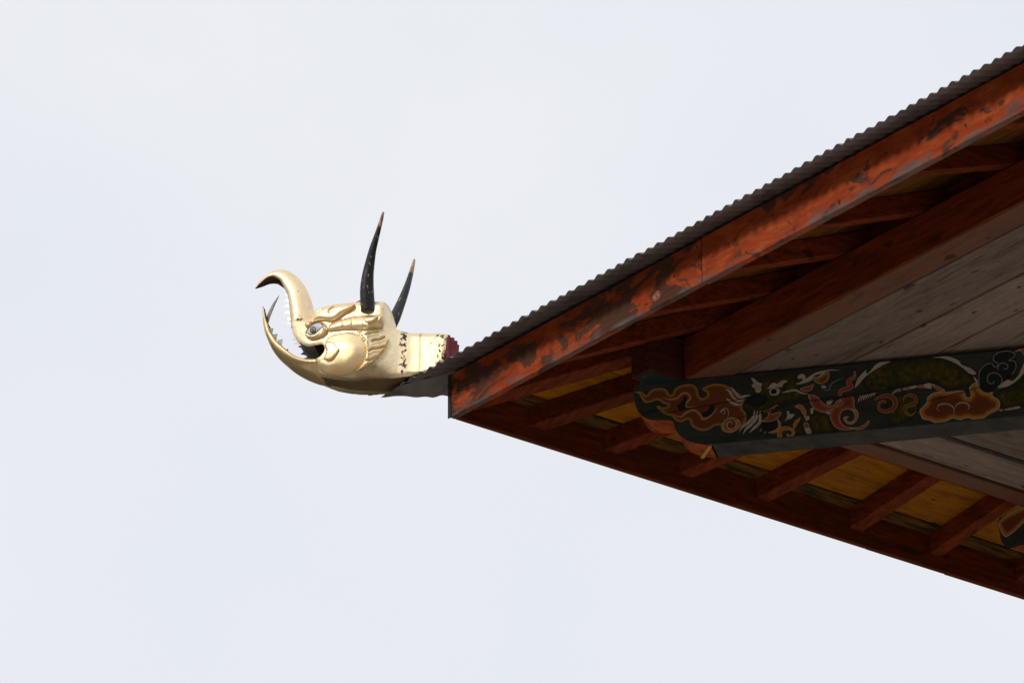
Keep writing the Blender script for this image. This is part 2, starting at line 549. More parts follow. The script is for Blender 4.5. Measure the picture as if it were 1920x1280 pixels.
# ------------------------------------------------------------------ temple: local x runs along the front eave, y along the side eave
KZ = 18.12
temple = bpy.data.objects.new('temple', None)
link(temple)
temple.location = (-0.3137, 36.6666, 0)
temple.rotation_euler = (0, 0, R(-52.3))
temple['label'] = 'temple roof corner with red painted eaves, corrugated metal sheets and dragon painted bracket'
temple['category'] = 'building'

SL = 0.335                      # roof pitch (rise per metre)
LEN = 6.6                       # how far the two eaves are built
PL = 0.775                      # wall plate distance behind the eaves
W = lambda z: KZ + z            # heights are counted from the fascia's lower edge

# walls far behind the eaves, whitewashed, with battered faces
b0, b1, tz = 2.35, 2.75, W(0.13)
wv = [(b0, b0, 0), (LEN, b0, 0), (LEN, LEN, 0), (b0, LEN, 0), (b1, b1, tz), (LEN, b1, tz), (LEN, LEN, tz), (b1, LEN, tz)]
mesh('wall', wv, HEX, 'wall', temple)


def eave_box(name, side, along, depth, z, mat, bev=0.004, z2=None):
    """a board parallel to an eave; side 'A' front, 'B' side; z2 = slope of the board with depth"""
    s = z2 or 0.0
    vs = []
    for zz in z:
        for (p, q) in ((along[0], depth[0]), (along[1], depth[0]), (along[1], depth[1]), (along[0], depth[1])):
            vs.append((p, q, W(zz) + s * q) if side == 'A' else (q, p, W(zz) + s * q))
    f = HEX if side == 'A' else [tuple(reversed(x)) for x in HEX]
    o = mesh(name, vs, f, mat, temple)
    return bevel(o, bev) if bev else o


def mitre_board(name, side, depth, z, mat, slope, far=LEN, gap=0.0):
    """a board parallel to an eave whose corner end is cut along the hip"""
    vs = []
    for zz in z:
        for (p, q) in ((depth[0] + gap, depth[0]), (far, depth[0]), (far, depth[1]), (depth[1] + gap, depth[1])):
            vs.append((p, q, W(zz) + slope * q) if side == 'A' else (q, p, W(zz) + slope * q))
    f = HEX if side == 'A' else [tuple(reversed(x)) for x in HEX]
    return bevel(mesh(name, vs, f, mat, temple), 0.003, 1)


# fascia boards
FT = 0.036
eave_box('fascia_board', 'A', (0.0, 2.014), (0, FT), (0.0, 0.236), 'fascia_worn')
eave_box('fascia_board', 'A', (2.026, 5.1), (-0.005, FT), (-0.007, 0.236), 'fascia_bright')
eave_box('fascia_board', 'A', (5.104, LEN), (0, FT), (0.0, 0.236), 'fascia_bright')
eave_box('fascia_board', 'B', (FT + 0.001, 2.72), (0, FT), (0.0, 0.236), 'red_timber_y')
eave_box('fascia_board', 'B', (2.722, 3.26), (0, FT), (-0.0015, 0.236), 'red_timber_y')
eave_box('fascia_board', 'B', (3.262, LEN), (0, FT), (-0.004, 0.236), 'red_timber_y')
box('corner_strip', (-0.007, 0.016), (-0.007, -0.001), (W(-0.004), W(0.236)), 'dark', temple, 0.0015)
# the big knot in the first board
kv, kf = [], []
for k in range(20):
    a = 2 * math.pi * k / 20
    kr = 1 + 0.12 * math.sin(2 * a + 0.6) + 0.08 * math.sin(5 * a)
    kv.append((1.668 + 0.030 * kr * math.cos(a), -0.0015, W(0.056) + 0.026 * kr * math.sin(a)))
kv.append((1.668, -0.0065, W(0.056)))
kf = [(k, (k + 1) % 20, 20) for k in range(20)]
mesh('knot', kv, kf, 'knot', temple, True)

# fanned rafters: (position on the eave, position over the wall plate)
RZ0 = 0.058
RW, RH = 0.082, 0.110


def rafter(side, p0, p1):
    d0, d1 = FT + 0.001, 0.98
    k = (p1 - p0) / (PL - 0.035)
    c0 = p0 + k * (d0 - 0.035)
    c1 = p0 + k * (d1 - 0.035)
    hw = RW / 2 * math.hypot(1, k) * rng.uniform(0.93, 1.06)
    vs = []
    for top in (0, RH):
        for (p, d) in ((c0 - hw, d0), (c0 + hw, d0), (c1 + hw, d1), (c1 - hw, d1)):
            z = W(RZ0 + SL * d + top)
            vs.append((p, d, z) if side == 'A' else (d, p, z))
    f = HEX if side == 'A' else [tuple(reversed(x)) for x in HEX]
    bevel(mesh('rafter', vs, f, 'red_timber_y' if side == 'A' else 'red_timber_x', temple), 0.004, 1)


for p0, p1 in ((0.533, 1.10), (1.298, 1.57), (1.931, 2.149), (2.55, 2.744), (3.323, 3.406), (3.98, 4.02), (4.62, 4.62), (5.26, 5.26), (5.9, 5.9)):
    rafter('A', p0, p1)
for p0, p1 in ((0.525, 1.139), (1.003, 1.559), (1.491, 1.955), (2.0, 2.351), (2.629, 2.836), (3.173, 3.354), (3.772, 3.90), (4.35, 4.42), (4.93, 4.95), (5.5, 5.5), (6.1, 6.1)):
    rafter('B', p0, p1)
# hip rafter on the diagonal
hw = 0.062
vs = []
for top in (-0.012, RH + 0.004):
    for (m, s) in ((FT + 0.001, 1), (1.2, 1), (1.2, -1), (FT + 0.001, -1)):
        d = hw * s / math.sqrt(2)
        u_, v_ = (m + d, m - d)
        if m < 0.2:
            u_, v_ = (m + 2 * d, m) if s > 0 else (m, m - 2 * d)
        vs.append((u_, v_, W(RZ0 + SL * m + top)))
bevel(mesh('hip_rafter', vs, [tuple(reversed(f)) for f in HEX], 'red_timber_x', temple), 0.004, 1)

# roof deck of ochre boards
for side, ax in (('A', 'x'), ('B', 'y')):
    rows = [(0.038, 0.106), (0.1125, 0.40), (0.404, 0.70), (0.704, 1.02), (1.024, 1.34)]
    for i, (d0, d1) in enumerate(rows):
        lift = -0.006 if i == 0 else 0.0
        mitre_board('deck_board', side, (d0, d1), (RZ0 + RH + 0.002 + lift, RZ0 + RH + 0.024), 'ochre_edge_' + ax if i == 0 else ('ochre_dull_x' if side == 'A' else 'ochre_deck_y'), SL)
    # plank that closes the space between the rafters above the wall plate
    mitre_board('frieze_board', side, (0.90, 0.92), (0.30, 0.47), 'red_timber_' + ax, 0)

# wall plates, crossing at the corner, their ends standing out
eave_box('wall_plate', 'A', (0.56, LEN), (PL, PL + 0.155), (0.088, 0.316), 'plate_x', 0.006)
eave_box('wall_plate', 'B', (0.55, PL - 0.001), (PL, PL + 0.15), (0.088, 0.314), 'shaded_timber_y', 0.006)
eave_box('wall_plate', 'B', (PL + 0.156, LEN), (PL, PL + 0.12), (0.088, 0.314), 'plate_y', 0.006)
t = NT('teal_paint')
M['teal'] = t.done(t.ramp(t.noise(25, 5), [(0.35, (0.014, 0.03, 0.025)), (0.6, (0.022, 0.03, 0.03)), (0.75, (0.10, 0.06, 0.03))]), 0.7, spec=0.1)
box('painted_end', (PL + 0.012, PL + 0.138), (0.562, PL - 0.02), (W(0.0845), W(0.0875)), 'teal', temple, 0)
# painted faces of the plates that look outwards
eave_box('plate_face', 'A', (0.94, LEN), (PL - 0.012, PL - 0.001), (0.094, 0.308), 'red_timber_x', 0.002)

# grey soffit planks, mitred under the hip
for side, ax, rows in (('A', 'x', [(0.952, 1.300), (1.322, 1.588), (1.606, 1.95), (1.965, 2.30), (2.314, 2.76)]),
                       ('B', 'y', [(0.912, 1.154), (1.186, 1.50), (1.516, 1.86), (1.876, 2.25), (2.266, 2.76)])):
    for i, (d0, d1) in enumerate(rows):
        j = 0.006 * ((i * 7) % 3)
        vs_ = (0.098 + j, 0.122 + j)
        mitre_board('soffit_plank', side, (d0, d1), vs_, 'grey_plank_' + ax, 0, LEN, -0.02)
box('soffit_backing', (0.90, LEN), (0.90, LEN), (W(0.14), W(0.16)), 'dark', temple, 0)

# corrugated sheets ----------------------------------------------------------
PITCH, AMP = 0.0759, 0.0088
ZS = 0.246 + AMP


def b_eave(v):
    return np.interp(v, (-0.19, 0.10, 0.2), (-0.325, -0.150, -0.150))


def sheet(side, p0, p1, lift):
    n = max(2, int((p1 - p0) / (PITCH / 10)))
    rows = 9 if (side == 'A' or p0 > 0.4) else 40
    vs, fs = [], []
    for i in range(n + 1):
        p = p0 + (p1 - p0) * i / n
        wave = AMP * math.cos(2 * math.pi * p / PITCH + 0.35 * math.sin(p * 2.7) + 0.2 * math.sin(p * 11.3)) * (1 + 0.14 * math.sin(p * 7.9 + 1) + 0.1 * math.sin(p * 23.1))
        if side == 'A':
            e0, e1 = -0.186 + 0.003 * math.sin(p * 3.1 + lift * 900) + 0.0022 * math.sin(p * 29) + lift * 3, min(max(p, -0.186), 3.2)
        else:
            e0, e1 = float(b_eave(p)), min(max(p, -0.19), 3.2)
            wave *= min(1, max(0.12, (p + 0.05) / 0.3))
        for j in range(rows + 1):
            tt = (j / rows) ** 1.6
            d = e0 + (e1 - e0) * tt
            dz = SL * d
            if side == 'B' and d < -0.19:
                dz = SL * -0.19 + 0.06 * (d + 0.19) + 0.006 * math.sin(p * 46) * (-0.19 - d) / 0.13
            if side == 'B' and p < 0.3 and d < 0.05:
                k_ = min(1.0, (0.3 - p) / 0.25) * min(1.0, (0.05 - d) / 0.1) * min(1.0, (d - e0) / 0.05) * min(1.0, max(0.0, (p - d) + 0.02) / 0.05)
                dz -= k_ * (0.007 * abs(math.sin(p * 17 + d * 11)) + 0.005 * abs(math.sin(p * 13 - d * 31)))
            z = W(ZS + dz + wave + lift)
            vs.append((p, d, z) if side == 'A' else (d, p, z))
    for i in range(n):
        for j in range(rows):
            a = i * (rows + 1) + j
            b = a + rows + 1
            fs.append((a, b, b + 1, a + 1) if side == 'A' else (a, a + 1, b + 1, b))
    o = mesh('corrugated_sheet', vs, fs, 'metal', temple, True)
    sd = o.modifiers.new('thickness', 'SOLIDIFY')
    sd.thickness = 0.0012
    sd.offset = 1


for side, st in (('A', -0.186), ('B', -0.19)):
    p, k = st, 0
    while p < LEN:
        w_ = PITCH * (9 if k else 7)
        sheet(side, p, min(p + w_ + PITCH * 0.55, LEN + 0.1), 0.0016 * (k % 2))
        p += w_
        k += 1
# folded hip cap over the joint of the two slopes
vs, fs = [], []
for i, m in enumerate(np.linspace(0.26, 3.2, 24)):
    for k, s in enumerate((-1, -0.45, 0, 0.45, 1)):
        off = 0.12 * s / math.sqrt(2)
        vs.append((m + off, m - off, W(ZS + SL * (m - abs(off)) + 0.016 + 0.02 * (1 - abs(s)))))
    if i:
        a = i * 5
        fs += [(a + k - 5, a + k - 4, a + k + 1 - 0, a + k) for k in range(4)]
o = mesh('hip_cap', vs, fs, 'metal', temple, True)

# ------------------------------------------------------------------ carved and painted bracket beams
BH0, BH1 = -0.282, 0.082        # lower and upper face
BW = 0.165
# side outline of the nose, (distance along, height)
NOSE = [(0.952, 0.082), (0.945, 0.045), (0.953, 0.000), (0.962, -0.045), (0.985, -0.085), (1.02, -0.112), (1.065, -0.124), (1.118, -0.128),
        (1.148, -0.140), (1.160, -0.180), (1.185, -0.220), (1.225, -0.252), (1.275, -0.272), (1.338, -0.288)]


def bracket(name, org, ang, length, flip=1):
    """beam along local x, near side at y = 0, body behind it"""
    e = bpy.data.objects.new(name, None)
    link(e, temple)
    e.location = (org[0], org[1], KZ)
    e.rotation_euler = (0, 0, ang)
    nose = spline(NOSE, 0.012)
    prof = [(1.340, BH0)]
    pts = [tuple(p) for p in nose] + [(1.341, BH0)]
    n = len(pts)
    y0, y1 = 0.0, BW * flip
    # side faces: fill of the profile
    poly = pts + [(length, BH0), (length, BH1)]
    vs, fs, _ = fill(np.array(poly), 0.08)
    V = [(x, y0, z) for x, z in vs] + [(x, y1, z) for x, z in vs]
    k = len(vs)
    F = [tuple(f) for f in fs] + [tuple(f[::-1] + k) for f in fs]
    mesh('beam_body', V, F, 'beam', e)
    # curved nose surface, painted orange
    V, F = [], []
    for i, (x, z) in enumerate(pts[:-1]):
        V += [(x, y0, z), (x, y1, z)]
        if i:
            F.append((2 * i - 2, 2 * i - 1, 2 * i + 1, 2 * i))
    mesh('beam_nose', V, F, 'nose', e, True)
    # under side, top and the yellow step behind the nose
    mesh('beam_underside', [(1.345, y0, BH0), (length, y0, BH0), (length, y1, BH0), (1.345, y1, BH0)], [(0, 1, 2, 3)], 'beam_under', e)
    mesh('beam_top', [(0.952, y0, BH1), (length, y0, BH1), (length, y1, BH1), (0.952, y1, BH1)], [(0, 1, 2, 3)], 'dark', e)
    x0, x1 = 1.328, 1.346
    ya, yb = (y0, y1) if y1 > y0 else (y1, y0)
    V = []
    for zz in (-0.2915, -0.278):
        V += [(x0, ya, zz), (x1, ya, zz), (x1 - 0.075, yb, zz + 0.012), (x0 - 0.075, yb, zz + 0.012)]
    mesh('nose_edge', V, HEX, 'yellow', e)
    return e


BD = math.atan2(0.637, 0.771)
# near side of the corner bracket runs through (0.972, 0.791) at 1.253 m along
bo = np.array((0.972, 0.791)) - 1.2535 * np.array((0.771, 0.637))
corner_bracket = bracket('painted_bracket', bo, BD, 5.6)
side_bracket = bracket('painted_bracket', (0.588 - 0.945, 3.135), 0.0, 3.1)
front_bracket = bracket('painted_bracket', (5.42, 0.588 - 0.945), R(90), 3.1)


# paintings: drawn on a sheet measured in drawing units, then laid on the beam's face
def bp(p):
    p = np.asarray(p, float)
    x, y = p[:, 0] - 1500, p[:, 1] - 750
    return np.stack([1.7903 + 0.0026912 * x - 0.0000453 * y, -0.0856 - 0.000268 * x - 0.0029063 * y], 1)


CR = {7: (1160, 690, 7.11), 8: (1340, 680, 7.53), 9: (1500, 650, 7.11), 10: (1680, 630, 6.4)}


def dr(c, pts):
    x, y, s = CR[c]
    return [(x + a / s, y + b / s) for a, b in pts]


def lay(name, pts, mat, layer, soft=0.030, step=0.007, closed_smooth=True, parent=None, base=corner_bracket, conv=True):
    q = bp(pts) if conv else np.asarray(pts, float)
    if closed_smooth:
        q = spline(q, 0.006, True)
    top = BH1 - 0.003
    q[:, 1] = np.clip(q[:, 1], BH0 + 0.004, top)
    vs, fs, d = fill(q, step)
    if len(fs) == 0:
        return
    y = -0.0012 - 0.0009 * layer
    o = mesh(name, [(x, y, z) for x, z in vs], fs, mat, base)
    at = o.data.attributes.new('edge', 'FLOAT', 'POINT')
    at.data.foreach_set('value', np.clip(d / soft, 0, 1).astype(np.float32))
    # normals towards the viewer's side of the beam
    if o.data.polygons[0].normal.y > 0:
        o.data.flip_normals()
    return o


def stroke(name, pts, w, mat, layer, soft=0.02, taper=True, flat_end=False):
    """a brush stroke: ribbon of half width w (drawing units) along pts"""
    c = spline(np.array(pts, float), 1.5)
    n = len(c)
    t = np.gradient(c, axis=0)
    t /= np.maximum(np.linalg.norm(t, axis=1), 1e-6)[:, None]
    nn = np.stack([-t[:, 1], t[:, 0]], 1)
    s = np.linspace(0, 1, n)
    if callable(w):
        ww = np.array([w(a) for a in s])
    else:
        ww = np.full(n, float(w))
        if taper:
            ww = w * np.clip(np.minimum((s + 0.02) * 4, (1.02 - s) * 3), 0, 1)
    L, Rr = bp(c + nn * ww[:, None]), bp(c - nn * ww[:, None])
    C = bp(c)
    y = -0.0012 - 0.0009 * layer
    V, F, E = [], [], []
    top = BH1 - 0.003
    for i in range(n):
        for q, ed in ((L[i], 0.0), (C[i], 1.0), (Rr[i], 0.0)):
            V.append((q[0], y - (0.0002 if ed else 0), min(max(q[1], BH0 + 0.003), top)))
            E.append(ed * min(1, ww[i] * 0.0027 / soft))
        if i:
            a = 3 * i
            F += [(a - 3, a - 2, a + 1, a), (a - 2, a - 1, a + 2, a + 1)]
    o = mesh(name, V, F, mat, corner_bracket)
    at = o.data.attributes.new('edge', 'FLOAT', 'POINT')
    at.data.foreach_set('value', np.array(E, np.float32))
    return o


# olive dragon body behind everything
lay('painted_dragon_body', dr(8, [(430, 560), (520, 440), (560, 330), (640, 200), (950, 140), (1150, 150), (1200, 300), (1340, 400), (1220, 520), (900, 600), (700, 690), (500, 690), (400, 640)]), 'paint_olive', 0, 0.04, step=0.012)
lay('painted_dragon_body', dr(8, [(640, 880), (760, 1020), (900, 1060), (1150, 1080), (1300, 1020), (1250, 860), (1100, 840), (980, 860), (900, 820)]), 'paint_olive', 0, 0.04, step=0.012)
lay('painted_dragon_body', dr(9, [(170, 880), (330, 870), (420, 930), (450, 1060), (560, 1150), (350, 1200), (180, 1150), (110, 1000)]), 'paint_olive', 0, 0.04, step=0.012)
lay('painted_dragon_body', dr(10, [(-110, 320), (0, 300), (350, 258), (600, 285), (850, 430), (960, 540), (850, 600), (700, 650), (600, 640), (430, 560), (200, 590), (0, 630), (-130, 700), (-260, 700), (-400, 560), (-330, 440), (-220, 340)]), 'paint_olive', 0, 0.04, step=0.012)
lay('painted_dragon_body', dr(10, [(1260, 640), (1400, 590), (1536, 500), (1700, 420), (1700, 760), (1536, 840), (1380, 860), (1260, 850), (1180, 730)]), 'paint_olive', 0, 0.04, step=0.012)
lay('painted_dragon_body', dr(10, [(-60, 700), (80, 690), (200, 700), (290, 780), (270, 900), (200, 990), (60, 1060), (-60, 1060), (-110, 900)]), 'paint_olive', 0, 0.04, step=0.012)
# flame shaped cloud at the nose
lay('painted_flame_cloud', dr(7, [(205, 320), (290, 310), (340, 350), (370, 360), (420, 300), (500, 270), (600, 270), (640, 300), (680, 350), (715, 350), (740, 290), (800, 240), (900, 215), (1000, 225), (1050, 280), (1070, 360), (1110, 400), (1170, 380), (1180, 330), (1115, 282), (1170, 240), (1280, 208)])
    + dr(8, [(20, 296), (120, 305), (220, 345), (300, 400), (380, 460), (415, 540), (395, 640), (445, 710), (455, 790), (425, 860), (350, 930), (270, 982), (200, 988), (125, 955), (100, 890), (20, 885)])
    + dr(7, [(1280, 772), (1200, 828), (1110, 838), (1020, 808), (965, 755), (945, 692), (900, 692), (840, 722), (760, 700), (715, 645), (640, 625), (580, 590), (520, 540), (510, 500), (600, 525), (660, 495), (590, 470), (520, 425), (430, 455), (340, 458), (290, 390), (255, 338)]), 'paint_flame', 1, 0.034)
for pts in ([(880, 380), (912, 395), (890, 450), (900, 520), (850, 580), (800, 550), (780, 500), (845, 450)], [(1110, 600), (1190, 570), (1225, 505), (1280, 500), (1270, 570), (1200, 645), (1130, 650)]):
    lay('painted_gap', dr(7, pts), 'paint_dark', 2)
stroke('painted_scroll_line', dr(7, [(580, 390), (680, 420), (780, 400), (850, 340), (920, 340), (960, 400), (920, 450), (900, 510), (960, 520), (1050, 510)]), 1.7, 'paint_scroll', 2, 0.01)
stroke('painted_scroll_line', dr(7, [(730, 620), (830, 650), (900, 600), (1000, 560), (1090, 620), (1130, 680), (1230, 640), (1300, 560), (1330, 520)]), 1.9, 'paint_scroll', 2, 0.01)


def spiral(name, crop, cx, cy, r0, r1, a0, turns, w, mat, layer):
    x, y, s = CR[crop]
    pts = []
    for k in range(40):
        t_ = k / 39
        r = (r0 + (r1 - r0) * t_) / s
        a = a0 + turns * 2 * math.pi * t_
        pts.append((x + cx / s + r * math.cos(a), y + cy / s + r * math.sin(a)))
    return stroke(name, pts, w, mat, layer, 0.016)


lay('painted_scroll', dr(8, [(100, 900), (130, 830), (200, 780), (300, 780), (365, 830), (360, 910), (290, 975), (200, 990), (125, 960)]), 'paint_cloud', 3, 0.04)
spiral('painted_scroll_line', 8, 235, 875, 95, 14, -1.6, 1.4, 1.1, 'paint_cream', 4)
stroke('painted_scroll_line', dr(8, [(95, 715), (140, 725), (150, 680), (110, 670), (95, 700), (140, 650), (190, 660), (205, 730), (180, 800)]), 1.0, 'paint_cream', 4)
# whiskers, beard and face of the dragon
for pts in ([(150, 380), (210, 400), (270, 490), (340, 540), (440, 520)], [(240, 340), (300, 430), (370, 490), (450, 470), (525, 462)], [(170, 500), (240, 560), (330, 595), (400, 580)]):
    stroke('painted_whisker', dr(8, pts), 2.6, 'paint_cream', 3)
for pts in ([(570, 660), (560, 760), (480, 850), (400, 910), (350, 990)], [(610, 670), (600, 780), (520, 880), (450, 940), (405, 1018)], [(652, 670), (652, 770), (640, 850), (560, 930), (495, 992)]):
    stroke('painted_beard', dr(8, pts), 2.7, 'paint_cream', 3)
lay('painted_snout', dr(8, [(450, 560), (480, 490), (560, 450), (680, 450), (750, 500), (740, 570), (650, 620), (540, 620)]), 'paint_dark', 2)
lay('painted_eye', dr(8, [(580, 380), (595, 345), (640, 330), (668, 360), (660, 405), (625, 425), (590, 410)]), 'paint_cream', 3)
lay('painted_pupil', dr(8, [(598, 380), (610, 358), (640, 350), (658, 375), (645, 400), (615, 408)]), 'paint_red', 4, 0.2)
lay('painted_eye', dr(8, [(778, 415), (795, 375), (850, 358), (910, 365), (935, 405), (905, 450), (850, 465), (800, 455)]), 'paint_cream', 3)
lay('painted_pupil', dr(8, [(800, 415), (815, 382), (850, 372), (885, 390), (885, 425), (850, 447), (812, 440)]), 'paint_dark', 4)
for pts in ([(520, 215), (570, 230), (620, 275), (672, 295), (670, 335), (610, 342), (565, 362), (530, 320), (560, 295), (540, 255)],
            [(755, 370), (800, 310), (850, 280), (890, 300), (960, 250), (1040, 262), (980, 300), (960, 345), (880, 350), (800, 365)],
            [(1160, 298), (1230, 270), (1250, 222), (1192, 230), (1182, 190), (1240, 158), (1288, 180), (1300, 228), (1370, 180), (1440, 142), (1530, 118), (1600, 112), (1540, 150), (1430, 182), (1380, 250), (1310, 280), (1200, 310)],
            [(1030, 690), (1060, 684), (1070, 722), (1140, 732), (1092, 790), (1040, 800), (1000, 835), (1032, 760)],
            [(1292, 770), (1340, 748), (1348, 798), (1300, 820)], [(1280, 930), (1345, 915), (1382, 985), (1320, 1005)], [(1395, 1020), (1440, 1030), (1506, 1055), (1430, 1062)]):
    lay('painted_flame', dr(8, pts), 'paint_cream', 3)
stroke('painted_spines', dr(8, [(960, 430), (1060, 402), (1160, 392), (1240, 430), (1340, 440)]), 2.0, 'paint_cream', 3)
stroke('painted_spines', dr(8, [(690, 690), (780, 680), (860, 620), (900, 590)]), 2.6, 'paint_red', 3)
lay('painted_mouth', dr(8, [(670, 830), (755, 765), (772, 712), (830, 722), (935, 692), (950, 730), (880, 800), (800, 832)]), 'paint_red', 3)
lay('painted_gap', dr(8, [(680, 860), (760, 835), (860, 830), (895, 890), (850, 960), (770, 980), (700, 940)]), 'paint_dark', 3)
stroke('painted_jaw', dr(8, [(890, 790), (930, 880), (885, 960), (760, 990)]), 2.6, 'paint_scroll', 3)
for x_, y_ in ((660, 960), (720, 990)):
    lay('painted_fang', dr(8, [(x_ - 18, y_ + 22), (x_ + 18, y_ - 34), (x_ + 8, y_ + 6)]), 'paint_cream', 4, closed_smooth=False)
stroke('painted_scroll', dr(8, [(965, 1105), (930, 1040), (935, 960), (1010, 925), (1100, 945), (1125, 990), (1095, 1035), (1055, 1040), (1035, 1005)]), lambda s: 4.6 - 2.6 * s, 'paint_scroll', 3, 0.012)
stroke('painted_limb', dr(8, [(1130, 930), (1150, 860), (1200, 800), (1225, 775)]), 3.4, 'paint_scroll', 2, 0.012)
stroke('painted_limb', dr(8, [(1140, 620), (1220, 625), (1270, 690), (1290, 780)]), 4.2, 'paint_scroll', 2, 0.014)
lay('painted_limb', dr(8, [(1270, 850), (1325, 850), (1345, 912), (1280, 930)]), 'paint_red', 3)
lay('painted_limb', dr(8, [(1350, 1020), (1420, 1008), (1440, 1030), (1400, 1050)]), 'paint_red', 3)
# red swirl
stroke('painted_swirl', dr(9, [(740, 325), (735, 400), (655, 470), (690, 540), (560, 590), (545, 660)]), lambda s: 1.5 + 9 * s * (1.15 - s), 'paint_red', 2, 0.02)
lay('painted_swirl', dr(9, [(540, 690), (620, 660), (700, 650), (738, 720), (735, 800), (785, 870), (785, 950), (740, 1015), (690, 1038), (630, 1022), (588, 975), (598, 935), (660, 930), (625, 965), (660, 1000), (720, 985), (745, 930), (700, 850), (620, 838), (560, 880), (545, 970), (600, 1050), (740, 1075), (840, 1050), (930, 978), (918, 1040), (860, 1090), (780, 1132), (752, 1105), (560, 1108), (460, 1050), (408, 930), (432, 850), (475, 795), (535, 790), (560, 745)]), 'paint_red', 2, 0.034)
lay('painted_scroll', dr(9, [(590, 960), (620, 930), (665, 935), (630, 965), (665, 1000), (715, 985), (742, 930), (700, 850), (640, 838), (720, 830), (780, 880), (780, 950), (735, 1015), (690, 1035), (630, 1018)]), 'paint_red', 3, 0.05)
lay('painted_limb', dr(9, [(120, 650), (200, 648), (270, 690), (320, 750), (400, 795), (470, 768), (500, 722), (548, 712), (538, 762), (440, 840), (330, 880), (230, 850), (170, 790)]), 'paint_red', 2, 0.04)
for pts in ([(370, 730), (440, 692), (450, 720), (412, 778), (370, 772)], [(352, 880), (410, 866), (400, 910)], [(150, 830), (190, 820), (185, 880), (160, 905)],
            [(740, 550), (780, 430), (840, 360), (898, 308), (893, 360), (950, 325), (1010, 252), (1090, 205), (1220, 195), (1180, 220), (1080, 270), (960, 345), (900, 392), (840, 450), (790, 512)],
            [(290, 535), (330, 512), (365, 545), (330, 560)], [(1230, 640), (1270, 590), (1340, 558), (1360, 590), (1290, 610)]):
    lay('painted_flame', dr(9, pts), 'paint_cream', 3)
stroke('painted_line', dr(9, [(310, 545), (345, 582), (400, 570), (430, 500), (520, 445), (610, 415)]), 1.0, 'paint_grey_line', 3)
stroke('painted_scroll', dr(9, [(190, 400), (250, 410), (320, 360), (400, 315), (550, 318)]), 1.2, 'paint_cream', 3)
lay('painted_scroll', dr(9, [(190, 415), (250, 418), (330, 365), (400, 340), (390, 440), (300, 500), (210, 470)]), 'paint_flame', 1, 0.03)
lay('painted_scroll', dr(9, [(10, 560), (60, 540), (140, 520), (190, 500), (170, 570), (110, 600), (40, 590)]), 'paint_red', 2, 0.03)
stroke('painted_scroll', dr(9, [(1005, 712), (1080, 668), (1180, 655), (1255, 690), (1280, 755), (1250, 825), (1170, 862), (1080, 845), (1055, 795), (1075, 745), (1130, 728), (1158, 750)]), lambda s: 1.4 + 4.4 * min(1, s * 3) * (1.12 - s), 'paint_red', 2, 0.013)
for k in range(7):
    a_ = 790 + k * 33
    stroke('painted_comb', dr(9, [(a_, 745 - k * 14), (a_ + 12, 690 - k * 10), (a_ + 40, 648 - k * 5)]), 1.2, 'paint_cream', 3)
# right-hand cloud and the feathered tail
lay('painted_cloud', dr(10, [(290, 890), (370, 800), (380, 740), (440, 690), (520, 667), (620, 670), (760, 657), (825, 662), (835, 710), (870, 743), (903, 710), (888, 668), (884, 620), (930, 572), (984, 558), (1000, 620), (1050, 670), (1110, 685), (1163, 672), (1162, 720), (1230, 762), (1248, 830), (1220, 888), (1120, 940), (1030, 1000), (930, 1003), (850, 985), (770, 1008), (680, 990), (600, 1030), (490, 1048), (410, 1015), (330, 998), (297, 940)]), 'paint_cloud', 2, 0.05)
stroke('painted_scroll_line', dr(10, [(540, 905), (500, 885), (515, 835), (590, 815), (660, 832), (700, 885), (690, 980)]), 1.1, 'paint_cream', 3)
stroke('painted_scroll_line', dr(10, [(700, 870), (755, 808), (840, 806), (883, 845), (870, 880), (845, 878)]), 1.1, 'paint_cream', 3)
for pts in ([(350, 255), (500, 245), (650, 252), (760, 300), (800, 350), (900, 390), (968, 450), (930, 468), (870, 440), (800, 380), (720, 330), (600, 280), (480, 262)],
            [(1225, 620), (1330, 530), (1400, 540), (1470, 470), (1536, 330), (1600, 240), (1600, 360), (1536, 450), (1460, 530), (1360, 600), (1260, 625)],
            [(330, 590), (420, 566), (435, 632), (350, 622)], [(170, 612), (250, 595), (255, 620), (180, 640)], [(0, 660), (60, 632), (72, 655), (0, 676)],
            [(1400, 858), (1480, 845), (1485, 865), (1400, 884)], [(1230, 884), (1285, 882), (1275, 900), (1235, 898)], [(940, 490), (985, 540), (980, 562), (945, 530)]):
    lay('painted_feather', dr(10, pts), 'paint_cream', 3)
for pts in ([(262, 602), (330, 588), (350, 622), (270, 622)], [(90, 632), (170, 612), (180, 640), (100, 652)], [(437, 575), (520, 608), (600, 658), (500, 652)], [(1300, 878), (1400, 858), (1400, 884), (1300, 895)]):
    lay('painted_band', dr(10, pts), 'paint_red', 3)
lay('painted_dark_cloud', dr(10, [(1000, 540), (1012, 430), (1080, 352), (1160, 338), (1180, 310), (1182, 250), (1240, 205), (1340, 188), (1420, 212), (1440, 320), (1430, 430), (1350, 520), (1270, 560), (1215, 620), (1110, 680), (1030, 640)]), 'paint_dark', 3)
for pts in ([(1005, 620), (1000, 520), (1012, 430), (1080, 352), (1160, 336), (1178, 372), (1222, 366), (1230, 335), (1182, 305), (1180, 250), (1240, 203), (1340, 186), (1420, 212), (1422, 255), (1360, 298), (1430, 310), (1440, 390), (1390, 470)],
            [(1185, 545), (1150, 580), (1105, 545), (1110, 480), (1170, 445), (1240, 465), (1275, 520), (1260, 580), (1215, 620)],
            [(1225, 412), (1240, 352), (1300, 328), (1345, 358), (1335, 398), (1295, 400)]):
    stroke('painted_scroll_line', dr(10, pts), 0.9, 'paint_grey_line', 4, taper=False)
